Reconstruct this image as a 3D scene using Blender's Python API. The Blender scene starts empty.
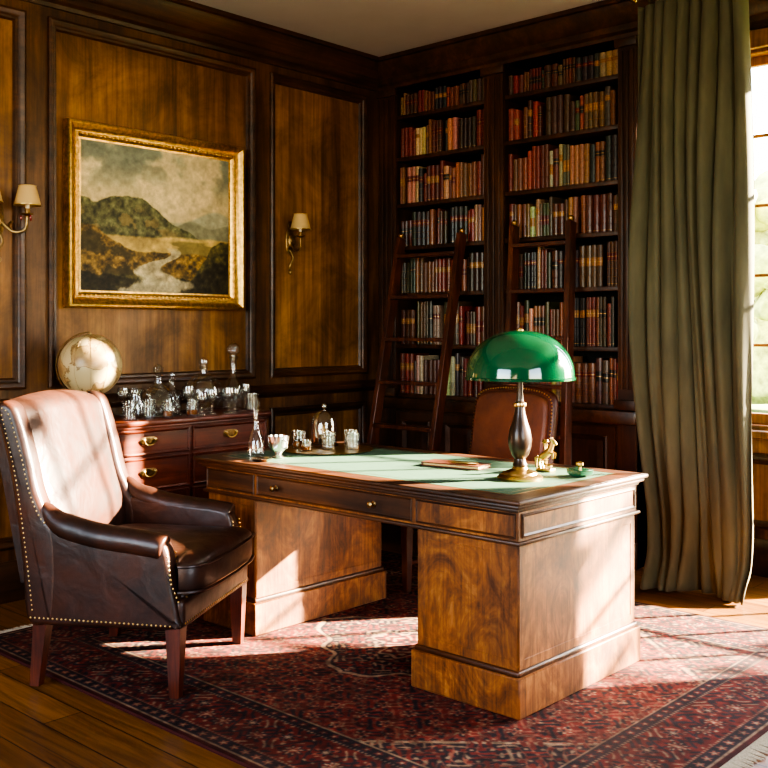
import bpy, bmesh, math, random
import numpy as np
from mathutils import Matrix, Vector
random.seed(7); np.random.seed(7)
S = bpy.context.scene
PI = math.pi

def lin(c):
    c = c/255.0
    return c/12.92 if c <= 0.04045 else ((c+0.055)/1.055)**2.4
def rgb(r, g, b): return (lin(r), lin(g), lin(b), 1.0)

# ------------------------------------------------------------ materials
def new_mat(name):
    m = bpy.data.materials.new(name); m.use_nodes = True
    nt = m.node_tree
    b = nt.nodes["Principled BSDF"]
    return m, nt, b
def N(nt, t, **kw):
    n = nt.nodes.new(t)
    for k, v in kw.items(): setattr(n, k, v)
    return n
def ramp(nt, stops):
    r = N(nt, "ShaderNodeValToRGB")
    e = r.color_ramp.elements
    while len(e) < len(stops): e.new(0.5)
    for i, (p, c) in enumerate(stops):
        e[i].position = p; e[i].color = c
    return r
def mapping(nt, scale, rot=(0, 0, 0)):
    tc = N(nt, "ShaderNodeTexCoord"); mp = N(nt, "ShaderNodeMapping")
    mp.inputs["Scale"].default_value = scale; mp.inputs["Rotation"].default_value = rot
    nt.links.new(tc.outputs["Object"], mp.inputs["Vector"])
    return mp
def noise(nt, vec, scale, detail=5, rough=0.55, dist=0):
    n = N(nt, "ShaderNodeTexNoise")
    n.inputs["Scale"].default_value = scale; n.inputs["Detail"].default_value = detail
    n.inputs["Roughness"].default_value = rough; n.inputs["Distortion"].default_value = dist
    if vec is not None: nt.links.new(vec, n.inputs["Vector"])
    return n
def mixc(nt, a, b, fac, mode='MIX'):
    m = N(nt, "ShaderNodeMix", data_type='RGBA', blend_type=mode)
    for sock, val in ((m.inputs[0], fac), (m.inputs[6], a), (m.inputs[7], b)):
        if hasattr(val, "is_linked") or hasattr(val, "links"): nt.links.new(val, sock)
        else: sock.default_value = val
    return m.outputs[2]
def bump(nt, b, h, strength, dist=0.01):
    bp = N(nt, "ShaderNodeBump"); bp.inputs["Strength"].default_value = strength
    bp.inputs["Distance"].default_value = dist
    nt.links.new(h, bp.inputs["Height"]); nt.links.new(bp.outputs[0], b.inputs["Normal"])

def wood(name, dark, mid, light, grain='Z', k=1.0, rough=0.38, burl=False, coat=0.25, bstr=0.25):
    m, nt, b = new_mat(name)
    s = [9*k, 9*k, 9*k]
    if not burl: s['XYZ'.index(grain)] = 0.7*k
    else: s = [3.0*k]*3; s['XYZ'.index(grain)] = 1.6*k
    mp = mapping(nt, s)
    n1 = noise(nt, mp.outputs[0], 1.0 if not burl else 1.6, 8, 0.6 if not burl else 0.68, 1.0 if not burl else 2.6)
    r = ramp(nt, [(0.28, dark), (0.5, mid), (0.74, light)])
    nt.links.new(n1.outputs[0], r.inputs[0])
    s2 = [70*k]*3; s2['XYZ'.index(grain)] = 3*k
    mp2 = mapping(nt, s2); n2 = noise(nt, mp2.outputs[0], 1.0, 4, 0.6)
    r2 = ramp(nt, [(0.3, (0.44, 0.39, 0.34, 1)), (0.6, (1, 1, 1, 1))])
    nt.links.new(n2.outputs[0], r2.inputs[0])
    mp3 = mapping(nt, (1, 1, 1)); n3 = noise(nt, mp3.outputs[0], 2.6, 8, 0.7, .5)
    r3 = ramp(nt, [(0.32, (0.38, 0.35, 0.32, 1)), (0.64, (1.28, 1.21, 1.08, 1))])
    nt.links.new(n3.outputs[0], r3.inputs[0])
    c = mixc(nt, r.outputs[0], r2.outputs[0], 0.8, 'MULTIPLY')
    c = mixc(nt, c, r3.outputs[0], 0.95, 'MULTIPLY')
    nt.links.new(c, b.inputs["Base Color"])
    rr = ramp(nt, [(0.3, (rough+.16,)*3+(1,)), (0.7, (rough-.04,)*3+(1,))]); nt.links.new(n3.outputs[0], rr.inputs[0])
    nt.links.new(rr.outputs[0], b.inputs["Roughness"])
    b.inputs["Coat Weight"].default_value = coat; b.inputs["Coat Roughness"].default_value = 0.28
    bump(nt, b, n2.outputs[0], bstr, 0.002)
    return m

def plain(name, col, rough=0.5, metal=0.0, nscale=0, namt=0.25, bstr=0.0, coat=0.0, spec=None):
    m, nt, b = new_mat(name)
    b.inputs["Roughness"].default_value = rough; b.inputs["Metallic"].default_value = metal
    b.inputs["Coat Weight"].default_value = coat
    b.inputs["Coat Roughness"].default_value = 0.08
    if nscale:
        mp = mapping(nt, (1, 1, 1)); n = noise(nt, mp.outputs[0], nscale, 5, 0.6)
        r = ramp(nt, [(0.3, (1-namt*2, 1-namt*2, 1-namt*2, 1)), (0.7, (1+namt, 1+namt, 1+namt, 1))])
        nt.links.new(n.outputs[0], r.inputs[0])
        c = mixc(nt, col, r.outputs[0], 1.0, 'MULTIPLY'); nt.links.new(c, b.inputs["Base Color"])
        if bstr: bump(nt, b, n.outputs[0], bstr, 0.004)
    else: b.inputs["Base Color"].default_value = col
    return m

def leather(name, c1, c2, rough=0.36):
    m, nt, b = new_mat(name)
    mp = mapping(nt, (1, 1, 1))
    n = noise(nt, mp.outputs[0], 6, 8, 0.68, 0.4)
    r = ramp(nt, [(0.35, c1), (0.68, c2)]); nt.links.new(n.outputs[0], r.inputs[0])
    nt.links.new(r.outputs[0], b.inputs["Base Color"])
    n2 = noise(nt, mp.outputs[0], 9, 3, 0.5, 0.6)
    n3 = noise(nt, mp.outputs[0], 240, 2, 0.5)
    mx = N(nt, "ShaderNodeMath", operation='MULTIPLY_ADD'); mx.inputs[1].default_value = 0.05
    nt.links.new(n3.outputs[0], mx.inputs[0]); nt.links.new(n2.outputs[0], mx.inputs[2])
    bump(nt, b, mx.outputs[0], 0.3, 0.014)
    rr = ramp(nt, [(0.3, (rough+.14,)*3+(1,)), (0.7, (rough-.06,)*3+(1,))])
    nt.links.new(n.outputs[0], rr.inputs[0]); nt.links.new(rr.outputs[0], b.inputs["Roughness"])
    return m

def glass_mat(name, tint=(0.94, 0.95, 0.93, 1)):
    m, nt, b = new_mat(name)
    out = nt.nodes["Material Output"]
    tr = N(nt, "ShaderNodeBsdfTransparent"); tr.inputs[0].default_value = tint
    gl = N(nt, "ShaderNodeBsdfGlossy"); gl.inputs["Roughness"].default_value = 0.07
    mp = mapping(nt, (1, 1, 1)); v = N(nt, "ShaderNodeTexVoronoi"); v.inputs["Scale"].default_value = 50
    nt.links.new(mp.outputs[0], v.inputs["Vector"])
    bp = N(nt, "ShaderNodeBump"); bp.inputs["Strength"].default_value = .3; bp.inputs["Distance"].default_value = .004
    nt.links.new(v.outputs[0], bp.inputs["Height"]); nt.links.new(bp.outputs[0], gl.inputs["Normal"])
    lw = N(nt, "ShaderNodeLayerWeight"); lw.inputs["Blend"].default_value = 0.4
    r = ramp(nt, [(0.0, (0.16,)*3+(1,)), (0.5, (0.34,)*3+(1,)), (1.0, (0.95,)*3+(1,))])
    nt.links.new(lw.outputs["Facing"], r.inputs[0])
    mx = N(nt, "ShaderNodeMixShader"); nt.links.new(r.outputs[0], mx.inputs[0])
    nt.links.new(tr.outputs[0], mx.inputs[1]); nt.links.new(gl.outputs[0], mx.inputs[2])
    nt.links.new(mx.outputs[0], out.inputs[0])
    return m

def attr_mat(name, rough=0.5, nscale=60, namt=0.12, bstr=0.1, metal_alpha=False, coat=0, sheen=0):
    m, nt, b = new_mat(name)
    a = N(nt, "ShaderNodeAttribute", attribute_name="Col")
    mp = mapping(nt, (1, 1, 1)); n = noise(nt, mp.outputs[0], nscale, 4, 0.6)
    r = ramp(nt, [(0.3, (1-namt*2,)*3+(1,)), (0.7, (1+namt,)*3+(1,))]); nt.links.new(n.outputs[0], r.inputs[0])
    c = mixc(nt, a.outputs["Color"], r.outputs[0], 1.0, 'MULTIPLY'); nt.links.new(c, b.inputs["Base Color"])
    b.inputs["Roughness"].default_value = rough; b.inputs["Coat Weight"].default_value = coat
    b.inputs["Sheen Weight"].default_value = sheen; b.inputs["Sheen Roughness"].default_value = .5
    if metal_alpha: nt.links.new(a.outputs["Alpha"], b.inputs["Metallic"])
    if bstr: bump(nt, b, n.outputs[0], bstr, 0.003)
    return m

W_PANEL = wood("wall_panel_wood", rgb(88, 58, 27), rgb(140, 98, 50), rgb(174, 130, 74), 'Z', 0.6, 0.46, coat=.12)
W_FRAME = wood("wall_frame_wood", rgb(58, 37, 18), rgb(98, 65, 33), rgb(126, 88, 48), 'Z', 0.8, 0.44, coat=.15)
W_MOLD = wood("moulding_wood", rgb(42, 25, 13), rgb(74, 46, 23), rgb(98, 63, 34), 'Y', 0.8, 0.38, coat=.2)
W_CASE = wood("bookcase_wood", rgb(40, 23, 12), rgb(74, 44, 23), rgb(98, 62, 34), 'Z', 0.9, 0.42, coat=.15)
W_DESK = wood("desk_veneer", rgb(74, 40, 16), rgb(136, 82, 37), rgb(186, 126, 64), 'Z', 1.3, 0.50, burl=True, coat=0.04)
W_DESKD = wood("desk_moulding", rgb(42, 22, 11), rgb(80, 46, 22), rgb(110, 67, 34), 'X', 1.2, 0.40, coat=0.15)
W_CHEST = wood("mahogany", rgb(58, 22, 11), rgb(108, 45, 22), rgb(142, 70, 36), 'Y', 1.0, 0.34, coat=0.25)
W_LEG = wood("leg_wood", rgb(52, 20, 11), rgb(86, 37, 21), rgb(108, 53, 31), 'Z', 1.5, 0.36, coat=0.25)
W_LADDER = wood("ladder_wood", rgb(48, 24, 15), rgb(90, 47, 30), rgb(118, 70, 45), 'Z', 1.3, 0.36)
W_WIN = wood("window_wood", rgb(98, 66, 34), rgb(150, 108, 62), rgb(178, 136, 86), 'Z', 1.0, 0.4)
LEA = leather("brown_leather", rgb(36, 21, 16), rgb(72, 42, 31), 0.34)
LEA2 = leather("tan_leather", rgb(84, 46, 32), rgb(114, 66, 46), 0.42)
LEAR = leather("red_leather", rgb(130, 26, 20), rgb(172, 44, 32), 0.4)
BRASS = plain("brass", (0.62, 0.42, 0.16, 1), 0.28, 1.0, 40, 0.12)
ABRASS = plain("aged_brass", (0.30, 0.19, 0.08, 1), 0.38, 1.0, 40, 0.25)
GILT = plain("gilt", (0.80, 0.50, 0.15, 1), 0.36, 1.0, 45, 0.22, 0.3)
SILVER = plain("silver", (0.72, 0.7, 0.66, 1), 0.2, 1.0)
GLASS = glass_mat("clear_glass")
AMBER = plain("whisky", rgb(150, 80, 24), 0.1)
PLASTER = plain("ceiling_plaster", rgb(188, 190, 192), 0.9, 0, 3, 0.03)
BAIZE = plain("green_leather", rgb(66, 96, 78), 0.55, 0, 30, 0.06, 0.05)
GREENG = plain("green_glass", rgb(4, 74, 46), 0.09, 0, 0, coat=1.0)
WHITEG = plain("white_glass", rgb(230, 232, 220), 0.3)
BRONZE = plain("dark_bronze", rgb(52, 36, 26), 0.35, 0.4, 30, 0.15, coat=0.2)
SHADE = plain("parchment", rgb(196, 164, 108), 0.8)
CANDLE = plain("candle_wax", rgb(226, 214, 184), 0.6)
CRYSTAL = plain("red_crystal", rgb(120, 26, 26), 0.1, coat=1)
FRINGE = plain("wool_fringe", rgb(196, 184, 160), 0.9, 0, 200, 0.15)
DGREEN = plain("green_enamel", rgb(30, 78, 56), 0.25, coat=0.5)
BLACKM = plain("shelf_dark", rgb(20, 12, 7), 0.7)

# ------------------------------------------------------------ mesh builder
class B:
    def __init__(s, name): s.name = name; s.bm = bmesh.new(); s.mats = []
    def mi(s, m):
        if m not in s.mats: s.mats.append(m)
        return s.mats.index(m)
    def add(s, vs, fs, mat, M=None, smooth=False, fn=None, flat=()):
        i = s.mi(mat); out = []
        for v in vs:
            v = Vector(v)
            if fn: v = Vector(fn(v))
            if M is not None: v = M @ v
            out.append(s.bm.verts.new(v))
        for k_, f in enumerate(fs):
            try: fc = s.bm.faces.new([out[j] for j in f])
            except Exception: continue
            fc.material_index = i; fc.smooth = smooth and k_ not in flat
    def box(s, x0, x1, y0, y1, z0, z1, mat, bev=0, seg=2, M=None, fn=None, smooth=False):
        t = bmesh.new(); bmesh.ops.create_cube(t, size=1)
        for v in t.verts:
            v.co = Vector(((x0+x1)/2+v.co.x*(x1-x0), (y0+y1)/2+v.co.y*(y1-y0), (z0+z1)/2+v.co.z*(z1-z0)))
        if bev > 0:
            bmesh.ops.bevel(t, geom=t.edges[:], offset=bev, segments=seg, affect='EDGES', profile=0.5)
        t.verts.index_update()
        s.add([v.co.copy() for v in t.verts], [[v.index for v in f.verts] for f in t.faces], mat, M, smooth or bev > 0.006, fn)
        t.free()
    def lathe(s, prof, mat, loc=(0, 0, 0), seg=32, M=None, sx=1, sy=1, fn=None):
        vs = []; fs = []
        for r, z in prof:
            r = max(r, 1e-4)
            for k in range(seg):
                a = 2*PI*k/seg
                vs.append((loc[0]+r*math.cos(a)*sx, loc[1]+r*math.sin(a)*sy, loc[2]+z))
        for j in range(len(prof)-1):
            for k in range(seg):
                k2 = (k+1) % seg
                fs.append((j*seg+k, j*seg+k2, (j+1)*seg+k2, (j+1)*seg+k))
        fs.append(tuple(range(seg))); fs.append(tuple((len(prof)-1)*seg+k for k in range(seg)))
        s.add(vs, fs, mat, M, True, fn)
    def tube(s, pts, rad, mat, seg=8, closed=False, M=None):
        pts = [Vector(p) for p in pts]; n = len(pts)
        if not hasattr(rad, '__len__'): rad = [rad]*n
        vs = []; fs = []; up = None
        for i, p in enumerate(pts):
            if closed: t = pts[(i+1) % n]-pts[i-1]
            else: t = pts[min(i+1, n-1)]-pts[max(i-1, 0)]
            t.normalize()
            if up is None:
                up = t.orthogonal().normalized()
            else:
                up = (up-t*up.dot(t)).normalized()
            sd = t.cross(up)
            for k in range(seg):
                a = 2*PI*(k+0.5)/seg
                vs.append(p+(up*math.cos(a)+sd*math.sin(a))*rad[i])
        m = n if closed else n-1
        for i in range(m):
            for k in range(seg):
                k2 = (k+1) % seg; j = (i+1) % n
                fs.append((i*seg+k, i*seg+k2, j*seg+k2, j*seg+k))
        if not closed:
            fs.append(tuple(range(seg))); fs.append(tuple((n-1)*seg+k for k in range(seg)))
        s.add(vs, fs, mat, M, True)
    def beam(s, p0, p1, w, d, mat, bev=0.003):
        p0 = Vector(p0); p1 = Vector(p1); t = (p1-p0); L = t.length; t.normalize()
        sx = Vector((1, 0, 0)) if abs(t.x) < 0.8 else Vector((0, 0, 1))
        sx = (sx-t*sx.dot(t)).normalized(); sy = t.cross(sx)
        M = Matrix(((sx.x, sy.x, t.x, p0.x), (sx.y, sy.y, t.y, p0.y), (sx.z, sy.z, t.z, p0.z), (0, 0, 0, 1)))
        s.box(-w/2, w/2, -d/2, d/2, 0, L, mat, bev, 1, M)
    def sup(s, c, h, e1, e2, mat, M=None, fn=None, nu=40, nv=24):
        def sp(v, e): return math.copysign(abs(v)**e, v)
        vs = []; fs = []
        for j in range(nv+1):
            ph = -PI/2+PI*j/nv
            for i in range(nu):
                th = 2*PI*i/nu
                cp = sp(math.cos(ph), e1)
                vs.append((c[0]+h[0]*cp*sp(math.cos(th), e2), c[1]+h[1]*cp*sp(math.sin(th), e2), c[2]+h[2]*sp(math.sin(ph), e1)))
        for j in range(nv):
            for i in range(nu):
                i2 = (i+1) % nu
                fs.append((j*nu+i, j*nu+i2, (j+1)*nu+i2, (j+1)*nu+i))
        s.add(vs, fs, mat, M, True, fn)
    def pillow(s, poly, y0, y1, r, mat, seg=4, M=None, fn=None):
        n = len(poly); P = [Vector(p) for p in poly]
        area = sum(P[i].x*P[(i+1) % n].y-P[(i+1) % n].x*P[i].y for i in range(n))
        if area < 0: P.reverse()
        nr = []
        for i in range(n):
            t = P[(i+1) % n]-P[i-1]; t.normalize(); nr.append(Vector((-t.y, t.x)))
        rings = []
        for a in range(seg+1):
            g = a/seg*PI/2; rings.append((r*(1-math.sin(g)), y0+r*(1-math.cos(g))))
        for a in range(seg, -1, -1):
            g = a/seg*PI/2; rings.append((r*(1-math.sin(g)), y1-r*(1-math.cos(g))))
        vs = []; fs = []
        for ins, y in rings:
            for i in range(n):
                q = P[i]+nr[i]*ins; vs.append((q.x, y, q.y))
        for j in range(len(rings)-1):
            for i in range(n):
                i2 = (i+1) % n; fs.append((j*n+i, j*n+i2, (j+1)*n+i2, (j+1)*n+i))
        flat = []
        for ring in (0, len(rings)-1):
            idx = [ring*n+i for i in range(n)]
            cxp = sum(vs[q][0] for q in idx)/n; czp = sum(vs[q][2] for q in idx)/n
            vs.append((cxp, vs[idx[0]][1], czp)); ci = len(vs)-1
            for i in range(n):
                flat.append(len(fs)); fs.append((idx[i], idx[(i+1) % n], ci))
        s.add(vs, fs, mat, M, True, fn, flat=set(flat))
    def rect(s, M, u0, u1, v0, v1, prof, mat, fill=None, fillh=None):
        vs = []; fs = []
        for d, h in prof:
            vs += [(u0+d, v0+d, h), (u1-d, v0+d, h), (u1-d, v1-d, h), (u0+d, v1-d, h)]
        for j in range(len(prof)-1):
            for k in range(4):
                k2 = (k+1) % 4; fs.append((j*4+k, j*4+k2, (j+1)*4+k2, (j+1)*4+k))
        s.add(vs, fs, mat, M)
        if fill:
            d, h = prof[-1]
            if fillh is not None: h = fillh
            s.add([(u0+d, v0+d, h), (u1-d, v0+d, h), (u1-d, v1-d, h), (u0+d, v1-d, h)], [(0, 1, 2, 3)], fill, M)
    def done(s, ang=38, recalc=True):
        if recalc: bmesh.ops.recalc_face_normals(s.bm, faces=s.bm.faces[:])
        me = bpy.data.meshes.new(s.name)
        co = [v.co for v in s.bm.verts]
        mn = Vector((min(c.x for c in co), min(c.y for c in co), min(c.z for c in co)))
        mx = Vector((max(c.x for c in co), max(c.y for c in co), max(c.z for c in co)))
        o = Vector(((mn.x+mx.x)/2, (mn.y+mx.y)/2, mn.z))
        for v in s.bm.verts: v.co -= o
        s.bm.to_mesh(me); s.bm.free()
        for m in s.mats: me.materials.append(m)
        try: me.set_sharp_from_angle(angle=math.radians(ang))
        except Exception: pass
        ob = bpy.data.objects.new(s.name, me); ob.location = o
        S.collection.objects.link(ob)
        return ob

def parent(ch, par):
    ch.parent = par; ch.matrix_parent_inverse = Matrix.Translation(par.location).inverted()

def MX(x):  # faces +X : u=Y v=Z n=X
    return Matrix(((0, 0, 1, x), (1, 0, 0, 0), (0, 1, 0, 0), (0, 0, 0, 1)))
def MNY(y):  # faces -Y : u=X v=Z n=-Y
    return Matrix(((1, 0, 0, 0), (0, 0, -1, y), (0, 1, 0, 0), (0, 0, 0, 1)))
def MUP(z): return Matrix.Translation((0, 0, z))
def catmull(P, n=6, closed=False):
    out = []; m = len(P)
    for i in range(m if closed else m-1):
        if closed: p0, p1, p2, p3 = P[i-1], P[i], P[(i+1) % m], P[(i+2) % m]
        else: p0, p1, p2, p3 = P[max(i-1, 0)], P[i], P[i+1], P[min(i+2, m-1)]
        for k in range(n):
            t = k/n
            out.append(tuple(0.5*((2*b)+(-a+c)*t+(2*a-5*b+4*c-d)*t*t+(-a+3*b-3*c+d)*t**3) for a, b, c, d in zip(p0, p1, p2, p3)))
    if not closed: out.append(tuple(P[-1]))
    return out
def resample(P, step):
    P = [Vector(p) for p in P]; out = [P[0].copy()]; acc = 0
    for a, b in zip(P[:-1], P[1:]):
        L = (b-a).length
        if L < 1e-9: continue
        d = step-acc
        while d <= L:
            out.append(a.lerp(b, d/L)); d += step
        acc = L-(d-step)
    return out

XW = -4.78; YB = 5.50; YC = 5.15; ZC = 3.23; XR = 1.8; YF = -1.7

# ------------------------------------------------------------ floor / ceiling
fm, nt, b = new_mat("oak_floorboards")
mp = mapping(nt, (1, 1, 1))
br = N(nt, "ShaderNodeTexBrick"); nt.links.new(mp.outputs[0], br.inputs["Vector"])
br.offset = 0.37; br.inputs["Scale"].default_value = 1.0
br.inputs["Brick Width"].default_value = 1.7; br.inputs["Row Height"].default_value = 0.15
br.inputs["Mortar Size"].default_value = 0.0025; br.inputs["Mortar Smooth"].default_value = 0.1
br.inputs["Color1"].default_value = rgb(150, 104, 54); br.inputs["Color2"].default_value = rgb(104, 68, 34)
br.inputs["Mortar"].default_value = rgb(22, 12, 6)
mp2 = mapping(nt, (1.3, 22, 1)); n = noise(nt, mp2.outputs[0], 1.4, 8, 0.65, 1.0)
r = ramp(nt, [(0.3, (0.36, 0.31, 0.26, 1)), (0.65, (1.18, 1.14, 1.05, 1))]); nt.links.new(n.outputs[0], r.inputs[0])
c = mixc(nt, br.outputs[0], r.outputs[0], 0.95, 'MULTIPLY'); nt.links.new(c, b.inputs["Base Color"])
b.inputs["Roughness"].default_value = 0.42; b.inputs["Coat Weight"].default_value = 0.1
b.inputs["Coat Roughness"].default_value = 0.3
bump(nt, b, n.outputs[0], 0.3, 0.003)
f = B("floor"); f.box(-5.0, XR+.2, YF-.2, 5.7, -0.1, 0, fm); f.done()
f = B("ceiling"); f.box(-5.0, XR+.2, YF-.2, 5.7, ZC, ZC+.1, PLASTER); f.done()

# ------------------------------------------------------------ left wall
PROF = [(0, .03), (.0, .045), (.012, .052), (.028, .045), (.038, .03), (.05, .028), (.058, .012)]
w = B("wall_left")
xs = XW-.03
w.box(-5.0, xs, YF-.2, 5.7, 0, ZC, W_FRAME)
bays = [(-1.6, -.10), (.03, 1.17), (1.30, 2.515), (2.64, 4.03), (4.15, 5.03)]
prev = YF-.2
for (a, c_) in bays+[(5.7, 5.7)]:
    w.box(xs, XW, prev, a, 0.1, ZC, W_FRAME); prev = c_
for (a, c_) in bays:
    w.box(xs, XW, a, c_, 2.98, ZC, W_FRAME); w.box(xs, XW, a, c_, .87, 1.06, W_FRAME); w.box(xs, XW, a, c_, 0.1, .26, W_FRAME)
    M = MX(xs)
    w.rect(M, a, c_, 1.06, 2.98, PROF, W_MOLD, W_PANEL)
    w.rect(M, a, c_, .26, .87, PROF, W_MOLD, W_PANEL)
w.done()
def run_y(name, prof, x, y0, y1, mat):
    t = B(name); n = len(prof)
    vs = [(x+o, y0, z) for o, z in prof]+[(x+o, y1, z) for o, z in prof]
    fs = [(i, (i+1) % n, n+(i+1) % n, n+i) for i in range(n)]+[tuple(range(n)), tuple(range(n, 2*n))]
    t.add(vs, fs, mat); return t.done()
def run_x(name, prof, y, x0, x1, mat):
    t = B(name); n = len(prof)
    vs = [(x0, y-o, z) for o, z in prof]+[(x1, y-o, z) for o, z in prof]
    fs = [(i, (i+1) % n, n+(i+1) % n, n+i) for i in range(n)]+[tuple(range(n)), tuple(range(n, 2*n))]
    t.add(vs, fs, mat); return t.done()
CORN = [(0, 3.03), (.02, 3.03), (.025, 3.05), (.045, 3.065), (.045, 3.10), (.06, 3.11), (.075, 3.145), (.105, 3.175), (.11, 3.20), (.13, 3.205), (.13, ZC), (0, ZC)]
BASE = [(0, 0), (.03, 0), (.03, .15), (.022, .165), (.015, .19), (.005, .20), (0, .20)]
RAIL = [(0, .935), (.012, .94), (.02, .955), (.04, .965), (.045, .99), (.03, 1.0), (.01, 1.01), (0, 1.015)]
run_y("trim_1", CORN, XW, YF, YC, W_MOLD)
run_y("trim_2", RAIL, XW, YF, YC, W_MOLD)
run_y("baseboard_left", BASE, XW, YF, YC, W_MOLD)

# ------------------------------------------------------------ back wall with windows
WIN = [(-2.39, -1.85, .80, 2.93), (-1.68, -.15, .06, 2.93)]
def wall_x(name, y0, y1, holes, x0, x1, mat):
    w = B(name); px = x0
    for (a, c_, z0, z1) in holes:
        w.box(px, a, y0, y1, 0, ZC, mat); w.box(a, c_, y0, y1, 0, z0, mat); w.box(a, c_, y0, y1, z1, ZC, mat); px = c_
    w.box(px, x1, y0, y1, 0, ZC, mat); return w
w = wall_x("wall_back", YB, YB+.2, WIN, -5.0, XR+.2, W_FRAME)
M = MNY(YB)
PB = [(0, 0), (0, .02), (.015, .028), (.035, .02), (.045, .004)]
w.rect(M, -2.36, -1.84, .26, .66, PB, W_MOLD, W_PANEL)
w.done()
run_x("trim_3", CORN, YB, -2.78, XR, W_MOLD)
run_x("baseboard_back", BASE, YB, -2.78, -1.80, W_MOLD)
def window(name, x0, x1, z0, z1, nx, nz, y=YB):
    t = B(name)
    def bx(a0, a1, d0, d1, z_0, z_1, bev=.004):
        t.box(a0, a1, y+d0, y+d1, z_0, z_1, W_WIN, bev, 1)
    e = .001
    bx(x0+e, x0+.03, -.0, .2, z0+e, z1-e); bx(x1-.03, x1-e, 0, .2, z0+e, z1-e)
    bx(x0+.03, x1-.03, 0, .2, z1-.03, z1-e); bx(x0+.03, x1-.03, 0, .2, z0+e, z0+.03)
    low = z0 < .3
    bx(x0-.07, x0+.01, -.035, -e, z0-.1 if not low else 0.0, z1+.08); bx(x1-.01, x1+.07, -.035, -e, z0-.1 if not low else 0.0, z1+.08)
    bx(x0-.08, x1+.08, -.045, -e, z1-.01, z1+.09)
    if not low:
        bx(x0-.08, x1+.08, -.09, -e, z0-.035, z0+.005); bx(x0-.07, x1+.07, -.03, -e, z0-.12, z0-.035)
    bx(x0+.03, x0+.06, .08, .12, z0+.03, z1-.03); bx(x1-.06, x1-.03, .08, .12, z0+.03, z1-.03)
    bx(x0+.06, x1-.06, .08, .12, z0+.03, z0+.09); bx(x0+.06, x1-.06, .08, .12, z1-.08, z1-.03)
    for i in range(1, nx):
        a = x0+.06+(x1-x0-.12)*i/nx; bx(a-.009, a+.009, .09, .115, z0+.08, z1-.08, .002)
    for i in range(1, nz):
        a = z0+.08+(z1-z0-.16)*i/nz; h = .009
        bx(x0+.06, x1-.06, .09, .115, a-h, a+h, .002)
    return t.done()
window("window_1", *WIN[0], 2, 5)
window("window_2", *WIN[1], 4, 5)
w = B("wall_right")
w.box(XR, XR+.2, YF-.2, .2, 0, ZC, W_FRAME); w.box(XR, XR+.2, 2.4, 5.7, 0, ZC, W_FRAME)
w.box(XR, XR+.2, .2, 2.4, 0, .8, W_FRAME); w.box(XR, XR+.2, .2, 2.4, 2.93, ZC, W_FRAME); w.done()  # opening out of view, added to let in fill light from the right
w = wall_x("wall_front", YF-.2, YF, [(-3.4, -.9, .8, 2.93)], -5.0, XR+.2, W_FRAME); w.done()  # opening behind the camera, added for frontal fill light

# ------------------------------------------------------------ bookcase
k = B("built_in_bookcase")
Z0 = .85
shelves = [2.84, 2.55, 2.23, 1.935, 1.615, 1.263, .925]
e = .002
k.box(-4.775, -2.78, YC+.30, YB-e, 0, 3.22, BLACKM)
for (a, c_) in [(-4.775, -4.616), (-3.859, -3.703), (-2.90, -2.78)]:
    k.box(a, c_, YC+.02, YC+.30, 0.001, 3.22, W_CASE)
    cx = (a+c_)/2; hw = (c_-a)/2
    k.box(a+.001, c_-.001, YC+.004, YC+.02, 0.001, 3.06, W_CASE, .003, 1)
    for q in (-.55, 0, .55):
        k.box(cx+q*hw-.012, cx+q*hw+.012, YC-.006, YC+.004, 1.02, 2.96, W_CASE, .004, 2)
    k.box(a-.012, c_+.012, YC-.02, YC+.02, 2.98, 3.04, W_MOLD, .006, 2)
    k.box(a-.012, c_+.012, YC-.02, YC+.02, .90, .96, W_MOLD, .006, 2)
k.box(-4.775, -2.77, YC, YC+.30, 3.045, 3.22, W_CASE)
for z in shelves:
    for (a, c_) in [(-4.616, -3.859), (-3.703, -2.90)]:
        k.box(a, c_, YC+.015, YC+.30, z-.028, z, W_CASE, .004, 2)
k.box(-4.775, -2.77, YC-.035, YC+.30, Z0-.03, .897, W_MOLD, .008, 2)
k.box(-4.775, -2.78, YC+.012, YC+.30, 0.001, Z0-.03, W_CASE)
M = MNY(YC+.012)
for (a, c_) in [(-4.60, -4.25), (-4.22, -3.87), (-3.69, -3.32), (-3.29, -2.91)]:
    k.rect(M, a, c_, .17, .80, [(0, 0), (0, .018), (.05, .018), (.06, .026), (.075, .012), (.085, .004), (.12, .014)], W_CASE, W_CASE)
    k.lathe([(.004, 0), (.004, .012), (.011, .018), (.011, .026), (.0, .03)], BRASS, seg=12,
            M=Matrix.Translation((c_-.025 if a in (-4.60, -3.69) else a+.025, YC-.006, .5)) @ Matrix.Rotation(PI/2, 4, 'X'))
k.box(-4.775, -2.77, YC-.02, YC+.012, 0.001, .15, W_MOLD, .006, 2)
n = len(CORN)
vs = [(-4.775, YC-o, z-.002) for o, z in CORN]+[(-2.65, YC-o, z-.002) for o, z in CORN]
k.add(vs, [(i, (i+1) % n, n+(i+1) % n, n+i) for i in range(n)]+[tuple(range(n)), tuple(range(n, 2*n))], W_MOLD)
k.done()

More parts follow.
